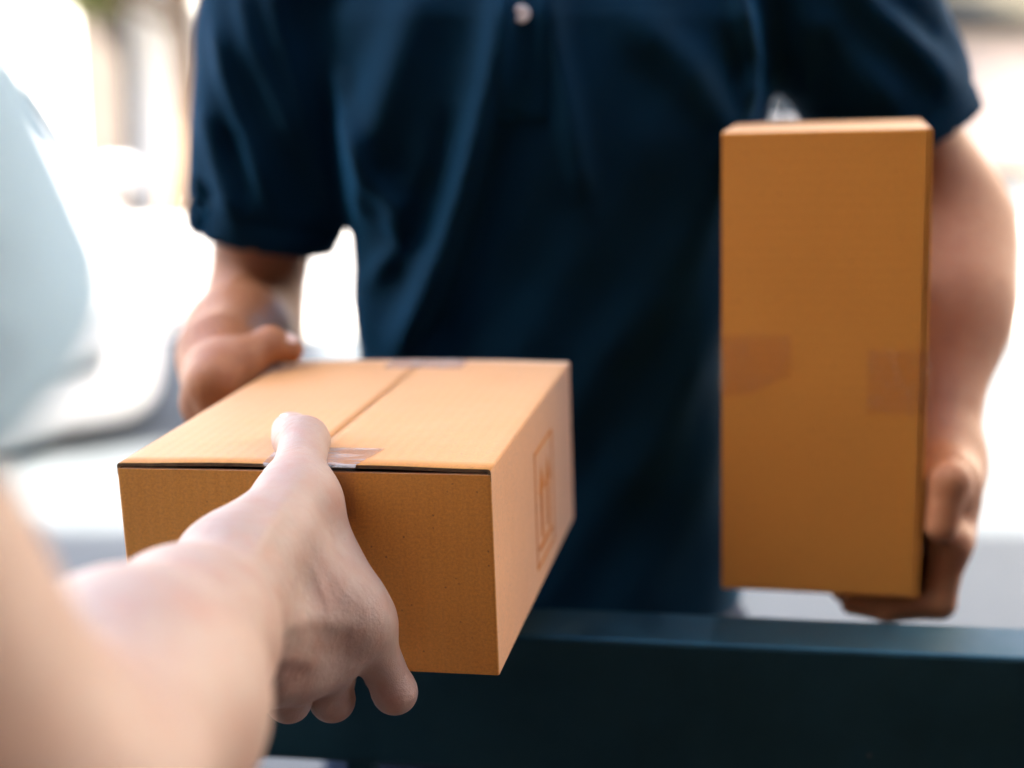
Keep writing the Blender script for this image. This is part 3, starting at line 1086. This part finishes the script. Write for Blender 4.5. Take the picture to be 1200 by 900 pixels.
# head, neck and the body under the clothes
hd = head_parts(TCX, TCY - 0.02, 1.665, -1, (TCX, TCY + 0.01, 1.46))
tors = column([(0.90, TCX, TCY, 0.125, 0.075), (1.10, TCX, TCY, 0.12, 0.075), (1.32, TCX, TCY, 0.135, 0.085), (1.44, TCX, TCY, 0.12, 0.06)])
sh = seg(rs, ls, 0.036, 0.036)
body = lambda p: smin(smin(tors(p), sh(p), 0.05), hd(p), 0.02)
c_parts.append(polygonise(body, (TCX - 0.27, TCY - 0.16, 0.88), (TCX + 0.27, TCY + 0.16, 1.80), 0.007))
V, Q = merge(c_parts)
np_obj('body', V, Q, M['skin_far'], courier)
cn = nail('fingernail', at(316, 404, 0.893), at(340, 410, 0.900), 0.62, 0.0100, (0.05, -0.35, 1.0), 0.0125, 0.0130, M['nail'], courier)
cn['label'] = 'thumbnail of the courier resting on the lid'
face_extras(courier, TCX, TCY - 0.02, 1.665, -1)


def fold_field(lines, depth, soft=False):
    """ridges along polylines given as photo points at one distance; measured in the x-z plane of the cloth"""
    segs = []
    for pts, amp, sig in lines:
        P = [at(x, y, depth) for x, y in pts]
        for i in range(len(P) - 1):
            a = np.array([P[i][0], P[i][2]], np.float32); b = np.array([P[i + 1][0], P[i + 1][2]], np.float32)
            segs.append((a, b, amp, sig, i, len(P) - 1))
    groups = []
    for pts, amp, sig in lines:
        P = np.array([[at(x, y, depth)[0], at(x, y, depth)[2]] for x, y in pts], np.float32)
        groups.append((P, amp, sig))
    def f(p):
        q = p[:, [0, 2]]
        out = np.zeros(len(p), np.float32)
        for P, amp, sig in groups:
            best = np.full(len(p), 9.0, np.float32)
            n = len(P) - 1
            tb = np.zeros(len(p), np.float32)
            for i in range(n):
                ba = P[i + 1] - P[i]
                t = np.clip(((q - P[i]) @ ba) / (ba @ ba), 0, 1)
                d = np.sqrt(((q - P[i] - t[:, None] * ba) ** 2).sum(1))
                m = d < best
                best = np.where(m, d, best); tb = np.where(m, (i + t) / n, tb)
            fade = np.sin(np.pi * np.clip(tb, 0, 1)) if soft else np.clip(np.minimum(tb, 1 - tb) * 5 + 0.25, 0, 1)
            out += amp * fade * np.exp(-(best / sig) ** 2)
        return out
    return f


# shirt ------------------------------------------------------------
torso = column([(0.915, TCX, TCY, 0.158, 0.112), (0.98, TCX + 0.003, TCY, 0.150, 0.106), (1.08, TCX, TCY - 0.002, 0.144, 0.102), (1.18, TCX + 0.002, TCY, 0.148, 0.106),
                (1.28, TCX + 0.004, TCY, 0.160, 0.116), (1.36, TCX + 0.004, TCY, 0.166, 0.116), (1.43, TCX, TCY, 0.150, 0.096), (1.475, TCX, TCY + 0.004, 0.100, 0.072), (1.50, TCX, TCY + 0.01, 0.072, 0.062)], 2.3)
r_hem = rs + (re_ - rs) * 0.765
l_hem = ls + (le_ - ls) * 0.72
r_sl = chain([rs + np.array([0.01, 0, -0.005]), rs * 0.6 + r_hem * 0.4 + np.array([-0.006, 0, 0]), r_hem + (r_hem - rs) * 0.2], [0.066, 0.064, 0.057])
l_sl = chain([ls + np.array([-0.01, 0, -0.005]), ls * 0.55 + l_hem * 0.45 + np.array([0.004, 0, 0.004]), l_hem + (l_hem - ls) * 0.2], [0.068, 0.066, 0.062])
FR = fold_field([
    ([(592, -60), (588, 20), (572, 110), (548, 200), (520, 290), (485, 370), (455, 430)], 0.0120, 0.011),
    ([(632, -40), (648, 60), (668, 160), (684, 240)], 0.0075, 0.010),
    ([(405, 150), (432, 215), (462, 245), (462, 290), (425, 335)], 0.0085, 0.009),
    ([(380, 60), (400, 140), (418, 210), (410, 270)], 0.0060, 0.010),
    ([(500, -40), (470, 60), (440, 140), (415, 190)], 0.0070, 0.018),
    ([(398, 330), (430, 390), (520, 450)], 0.0030, 0.014),
    ([(410, 400), (440, 470), (470, 560)], 0.0025, 0.012),
    ([(850, -60), (866, 20), (884, 70), (878, 140)], 0.0110, 0.009),
    ([(730, 20), (800, 80), (850, 140), (865, 200)], 0.0075, 0.016),
    ([(820, 260), (780, 350), (700, 440)], 0.0018, 0.018),
    ([(830, 420), (790, 520), (740, 600)], 0.0018, 0.014),
    ([(560, 480), (600, 560), (610, 680)], 0.0015, 0.014),
    ([(540, 120), (520, 200), (480, 280), (430, 300)], -0.0075, 0.013),
    ([(600, 120), (575, 240), (540, 340), (500, 430)], -0.0080, 0.014),
    ([(905, -40), (915, 40), (910, 110)], -0.008, 0.012),
], 0.985)
FS = fold_field([
    ([(262, 20), (272, 90), (300, 170), (318, 240)], 0.0065, 0.007),
    ([(292, -20), (308, 50), (336, 120), (362, 185)], 0.0060, 0.007),
    ([(243, 120), (256, 190), (276, 262)], 0.0060, 0.008),
    ([(330, -30), (345, 60), (372, 160), (384, 235)], 0.0070, 0.008),
    ([(272, 150), (300, 235)], -0.0050, 0.007),
    ([(960, -40), (1010, 20), (1062, 62), (1104, 112)], 0.0080, 0.013),
    ([(930, 10), (985, 80), (1040, 130)], 0.0060, 0.013),
    ([(985, -20), (1045, 25), (1085, 50)], -0.0050, 0.010),
    ([(915, -20), (930, 60), (950, 130)], 0.0070, 0.009),
], 1.05)
r_ax = (re_ - rs) / np.linalg.norm(re_ - rs); l_ax = (le_ - ls) / np.linalg.norm(le_ - ls)


yoke = [seg((TCX + s_ * 0.060, TCY + 0.008, 1.455), tuple(q_), 0.052, 0.058) for s_, q_ in ((-1, rs), (1, ls))]


def shirt_f(p):
    front = np.clip((TCY - 0.03 - p[:, 1]) / 0.05, 0, 1)
    d = torso(p)
    wob = 0.0016 * np.sin(p[:, 0] * 47 + p[:, 2] * 31) * np.sin(p[:, 2] * 23 - p[:, 1] * 40) + 0.0012 * np.sin(p[:, 0] * 95 - p[:, 2] * 60)
    # back folds too
    d = d - 1.45 * FR(p) * front - wob + 0.003 * np.sin(p[:, 0] * 60 + p[:, 2] * 18) * np.clip((p[:, 1] - TCY) / 0.05, 0, 1)
    sf = 1.35 * FS(p) * np.clip((1.12 - p[:, 1]) / 0.03, 0, 1)
    for sl, hem, ax, s0 in ((r_sl, r_hem, r_ax, rs), (l_sl, l_hem, l_ax, ls)):
        t = (p - hem.astype(np.float32)) @ ax.astype(np.float32)        # >0 beyond the hem
        e = sl(p) - sf - wob
        e = e + 0.0022 * np.exp(-((t + 0.021) / 0.0035) ** 2)          # stitched line above the cuff
        cut = np.maximum(e, t)
        cav = np.maximum(sl(p) + 0.0065, -t - 0.05)
        cut = np.maximum(cut, -cav)
        d = smin(d, cut, 0.026)
    for trp in yoke: d = smin(d, trp(p) - 0.5 * wob, 0.045)
    # hollow neck
    return np.maximum(np.maximum(d, 0.925 - p[:, 2]), np.where(np.abs(p[:, 0] - TCX) < 0.085, p[:, 2] - 1.492, p[:, 2] - 1.56))


shirt = polygonise(shirt_f, (-0.30, TCY - 0.16, 0.90), (0.38, TCY + 0.16, 1.56), 0.0042)
shirt_o = np_obj('polo_shirt', *shirt, M['navy'], courier)
shirt_o['label'] = 'navy polo shirt with creases and white buttons'


def shirt_front(x, z):
    """y of the shirt front at x, z"""
    ys = np.linspace(TCY - 0.16, TCY, 220)
    P = np.stack([np.full_like(ys, x), ys, np.full_like(ys, z)], 1).astype(np.float32)
    d = shirt_f(P)
    k = np.argmax(d < 0)
    return ys[k]


# placket with its buttons, and the collar
pv = []
zs = np.linspace(1.292, 1.47, 22)
for k, z in enumerate(zs):
    for i in range(7):
        u = -1 + 2 * i / 6
        x = at(612, 60, 0.97)[0] + u * 0.0165
        pv.append((x, shirt_front(x, z) - 0.0032 + 0.0018 * abs(u) ** 6, z))
pl = mesh_obj('placket', pv, [tuple(reversed(q)) for q in grid_faces(22, 7)], M['navy_rib'], shirt_o, True)
sol = pl.modifiers.new('thickness', 'SOLIDIFY'); sol.thickness = 0.0015
for z in (1.303, 1.312):
    x0 = at(612, 60, 0.97)[0]
    box('stitching', (x0, shirt_front(x0, z) - 0.0035, z), (0.029, 0.0012, 0.0012), M['navy_rib'], shirt_o)
for zb in (at(611, 20, 0.965)[2], at(611, 20, 0.965)[2] + 0.062):
    x0 = at(611, 60, 0.965)[0]
    bmb = bmesh.new()
    prof = [(0.0, -0.0008), (0.0022, -0.0008), (0.0032, -0.0018), (0.0052, -0.0018), (0.0057, -0.0006), (0.0055, 0.0012)]
    n = 20
    y0 = shirt_front(x0, zb) - 0.0042
    ring = [[bmb.verts.new((x0 + r * math.cos(2 * math.pi * k / n), y0 + y, zb + r * math.sin(2 * math.pi * k / n))) for k in range(n)] for r, y in prof[1:]]
    cv = bmb.verts.new((x0, y0 + prof[0][1], zb))
    for k in range(n):
        bmb.faces.new((cv, ring[0][(k + 1) % n], ring[0][k]))
        for j in range(len(ring) - 1):
            bmb.faces.new((ring[j][k], ring[j][(k + 1) % n], ring[j + 1][(k + 1) % n], ring[j + 1][k]))
    bmesh.ops.recalc_face_normals(bmb, faces=bmb.faces[:])
    bm_obj('button', bmb, M['button'], shirt_o, True)
cvv = []
for i in range(40):
    a = 2 * math.pi * (i + 0.5) / 40 * 0.93 + R(-90) + 0.22
    for rr, zz in ((0.070, 1.475), (0.068, 1.512), (0.070, 1.520), (0.080, 1.505), (0.090, 1.470)):
        cvv.append((TCX + rr * 1.0 * math.cos(a), TCY + 0.005 + rr * 0.92 * math.sin(a), zz))
cl_ = mesh_obj('collar', cvv, grid_faces(40, 5), M['navy_rib'], shirt_o, True)
cl_.modifiers.new('thickness', 'SOLIDIFY').thickness = 0.0025

trousers(courier, TCX, TCY, 0.95, M['denim'], 0.150, 0.100)
shoe_pair(courier, TCX, TCY, -1)

# ------------------------------------------------------------------ the receiver (arm, hand and sleeve in view)
recv = empty('person', (0, 0, 0))
tag(recv, 'person at left in pale blue shirt, bare forearm reaching in, hand gripping the box', 'person')
wr = at(240, 722, 0.565)
carp = at(268, 712, 0.598)
el = at(2, 1000, 0.345)
shd = el + (at(-215, 452, 0.265) - el) * 2.5 + np.array([-0.065, 0, 0])
n_mcp = [at(425, 733, 0.654), at(382, 768, 0.650), at(343, 783, 0.638), at(310, 790, 0.622)]
n_pip = [at(462, 809, 0.668), at(389, 818, 0.668), at(338, 819, 0.656), at(296, 818, 0.642)]
cmc = at(272, 662, 0.598)
tmcp = at(346, 582, 0.652)
tip_ = at(357, 517, 0.694)
ttip = at(339, 505, 0.716)


def B1(x, y, z): return np.array(b1.matrix_world @ Vector((x, y, z)))


n_f = []
for k, (m, q) in enumerate(zip(n_mcp, n_pip)):
    xl = (0.122, 0.098, 0.078, 0.060)[k]
    yl = (0.018, 0.026, 0.022, 0.012)[k]
    dip = B1(xl, yl, -0.0105)
    tp = B1(xl - 0.004, yl + 0.018, -0.0095)
    rr = [(0.0120, 0.0097, 0.0086, 0.0076), (0.0118, 0.0097, 0.0086, 0.0076), (0.0114, 0.0093, 0.0082, 0.0074), (0.0105, 0.0086, 0.0075, 0.0068)][k]
    n_f.append(chain([m, q, dip, tp], rr))
n_knuck = [ellip(m + np.array([0.002, -0.0078, 0.0015]), (0.0092, 0.0092, 0.0092)) for m in n_mcp[:3]]
web = [seg(at(368, 600, 0.652), at(414, 692, 0.648), 0.0120, 0.0110), seg(at(330, 640, 0.622), at(405, 715, 0.640), 0.0165, 0.0130)]
n_palm = [seg(carp, m, 0.0190, r) for m, r in zip(n_mcp, (0.0128, 0.0122, 0.0118, 0.0110))] + web + n_knuck + [seg(wr * 0.4 + carp * 0.6, cmc, 0.021, 0.0190), seg(cmc, tmcp, 0.0190, 0.0158)]
n_thumb = chain([tmcp, tip_, ttip], [0.0142, 0.0116, 0.0090])
pad = sunion([ellip(at(346, 514, 0.706), (0.0108, 0.0100, 0.0092)), ellip(at(346, 524, 0.698), (0.0095, 0.0080, 0.0080))], 0.006)
n_hand0 = hand(n_palm, 0.02, n_f, lambda p: smin(n_thumb(p), pad(p), 0.006))
taxis = tip_ - tmcp
knob = [ellip(q + np.array([0.001, -0.0035, -0.001]), (0.0078, 0.0066, 0.0072)) for q in n_pip[:3]]


RELIEF = fold_field([                     # tendons, veins and knuckle hollows on the back of the hand
    ([(318, 668), (372, 700), (428, 735)], 0.0008, 0.0040),
    ([(316, 708), (350, 738), (388, 772)], 0.0007, 0.0040),
    ([(292, 648), (332, 590), (354, 550)], 0.0010, 0.0042),
    ([(350, 600), (374, 645), (390, 690), (400, 740)], 0.00035, 0.0020),
    ([(336, 640), (362, 685), (368, 745)], 0.0003, 0.0020),
    ([(392, 712), (404, 748), (412, 785)], -0.0006, 0.0060),
    ([(350, 740), (360, 772), (366, 800)], -0.0005, 0.0055),
], 0.632, True)


def n_hand(p):
    d = n_hand0(p)
    for kb in knob: d = smin(d, kb(p), 0.006)
    d = d + wrinkles(p, tip_ + np.array([0, 0, 0.009]), taxis, 0.0036, 0.0075, 0.00032)
    d = d + wrinkles(p, tmcp + taxis * 0.45, taxis, 0.0038, 0.0070, 0.00032)
    for q in n_pip[:3]:
        d = d + wrinkles(p, q + np.array([0, -0.008, 0]), (0.1, 0.1, -1), 0.0036, 0.0060, 0.00014)
    return d - RELIEF(p)


fm = wr * 0.50 + el * 0.50
fore = sunion([seg(el, fm, 0.042, 0.0385), seg(fm, wr * 0.86 + el * 0.14, 0.0385, 0.0285), seg(wr * 0.86 + el * 0.14, wr, 0.0285, 0.0235)], 0.03)
upper = seg(shd, el, 0.052, 0.041)
n_arm0 = lambda p: smin(smin(fore(p), upper(p), 0.03), n_hand(p), 0.020)
lo, hi = bounds([wr, *n_mcp, *n_pip, tip_, ttip, B1(0.15, 0.05, -0.02), cmc], 0.024)
# one sheet at hand resolution from wrist to fingertips, coarser up the arm, meeting in a shared plane
cutp = (wr * 0.80 + el * 0.20).astype(np.float32); cuta = ((wr - el) / np.linalg.norm(wr - el)).astype(np.float32)
lo, hi = bounds([wr, *n_mcp, *n_pip, tip_, ttip, B1(0.15, 0.05, -0.02), cmc, el, shd + (el - shd) * 0.3], 0.065)
r_parts = [polygonise(n_arm0, lo, hi, 0.0010)]
RCX, RCY = float(shd[0]) - 0.18, float(shd[1]) - 0.05
hd2 = head_parts(RCX, RCY, 1.66, 1, (RCX, RCY - 0.02, 1.45))
tors2 = column([(0.92, RCX, RCY - .02, 0.13, 0.08), (1.30, RCX, RCY - .02, 0.135, 0.085), (1.43, RCX, RCY - .02, 0.12, 0.06)])
sh2 = seg((RCX - 0.18, RCY, 1.425), shd, 0.036, 0.036)
la2 = chain([(RCX - 0.18, RCY, 1.43), (RCX - 0.23, RCY - 0.02, 1.14), (RCX - 0.22, RCY + 0.05, 0.90), (RCX - 0.215, RCY + 0.075, 0.82)], [0.05, 0.040, 0.026, 0.020])
fin2 = [chain([(RCX - 0.215 + 0.0, RCY + 0.045 + 0.02 * k, 0.83), (RCX - 0.212, RCY + 0.052 + 0.021 * k, 0.775), (RCX - 0.200, RCY + 0.056 + 0.021 * k, 0.735)], [0.012, 0.009, 0.007]) for k in range(4)]
th2 = chain([(RCX - 0.212, RCY + 0.085, 0.86), (RCX - 0.195, RCY + 0.125, 0.82), (RCX - 0.185, RCY + 0.135, 0.785)], [0.016, 0.011, 0.009])
def body2(p):
    d = smin(smin(tors2(p), sh2(p), 0.05), hd2(p), 0.02)
    d = smin(d, la2(p), 0.02)
    fd = fin2[0](p)
    for g in fin2[1:]: fd = smin(fd, g(p), 0.002)
    return smin(smin(d, th2(p), 0.012), fd, 0.008)
r_parts.append(polygonise(body2, (RCX - 0.32, RCY - 0.16, 0.70), (RCX + 0.24, RCY + 0.19, 1.80), 0.0065))
V, Q = merge(r_parts)
rb = np_obj('body', V, Q, M['skin_near'], recv)
face_extras(recv, RCX, RCY, 1.66, 1)

# thumbnail and the index nail tucked under
nl = nail('fingernail', tip_, ttip, 0.80, 0.0101, (0.10, 0.10, 1.0), 0.0130, 0.0135, M['nail'], recv)
nl['label'] = 'thumbnail of the hand on the lid'

# pale blue shirt with a loose sleeve
hem2 = shd + (el - shd) * 0.625
ax2 = ((el - shd) / np.linalg.norm(el - shd)).astype(np.float32)
slv = chain([shd, shd * 0.5 + hem2 * 0.5 + np.array([0.006, 0.004, 0]), hem2 + (hem2 - shd) * 0.3], [0.068, 0.074, 0.083])
slv2 = chain([(RCX - 0.18, RCY, 1.43), (RCX - 0.22, RCY - 0.012, 1.27), (RCX - 0.236, RCY - 0.02, 1.20)], [0.07, 0.068, 0.066])
tor2 = column([(0.90, RCX, RCY - .02, 0.165, 0.118), (1.10, RCX, RCY - .02, 0.155, 0.112), (1.30, RCX, RCY - .02, 0.172, 0.118), (1.42, RCX, RCY - .02, 0.150, 0.095), (1.485, RCX, RCY - .015, 0.075, 0.066)], 2.3)
yoke2 = [seg((RCX + s_ * 0.06, RCY - 0.01, 1.45), q_, 0.052, 0.060) for s_, q_ in ((-1, (RCX - 0.18, RCY, 1.43)), (1, tuple(shd)))]


def tee_f(p):
    d = tor2(p)
    w = 0.0022 * np.sin(p[:, 0] * 50 + p[:, 2] * 30) * np.sin(p[:, 2] * 22 + p[:, 1] * 30)
    t = (p - hem2.astype(np.float32)) @ ax2
    e = slv(p) - w
    e = np.maximum(np.maximum(e, t), -np.maximum(slv(p) + 0.006, -t - 0.06))
    d = smin(d - w, e, 0.03)
    e2 = np.maximum(slv2(p) - w, 1.205 - p[:, 2])
    d = smin(d, e2, 0.03)
    for trp in yoke2: d = smin(d, trp(p) - w, 0.05)
    return np.maximum(np.maximum(d, 0.91 - p[:, 2]), p[:, 2] - 1.56)
tee = np_obj('shirt', *polygonise(tee_f, (RCX - 0.36, RCY - 0.18, 0.88), (0.0, 0.42, 1.58), 0.005), M['tee'], recv)
trousers(recv, RCX, RCY - 0.02, 0.945, M['denim'], 0.152, 0.102)
shoe_pair(recv, RCX, RCY - 0.02, 1)
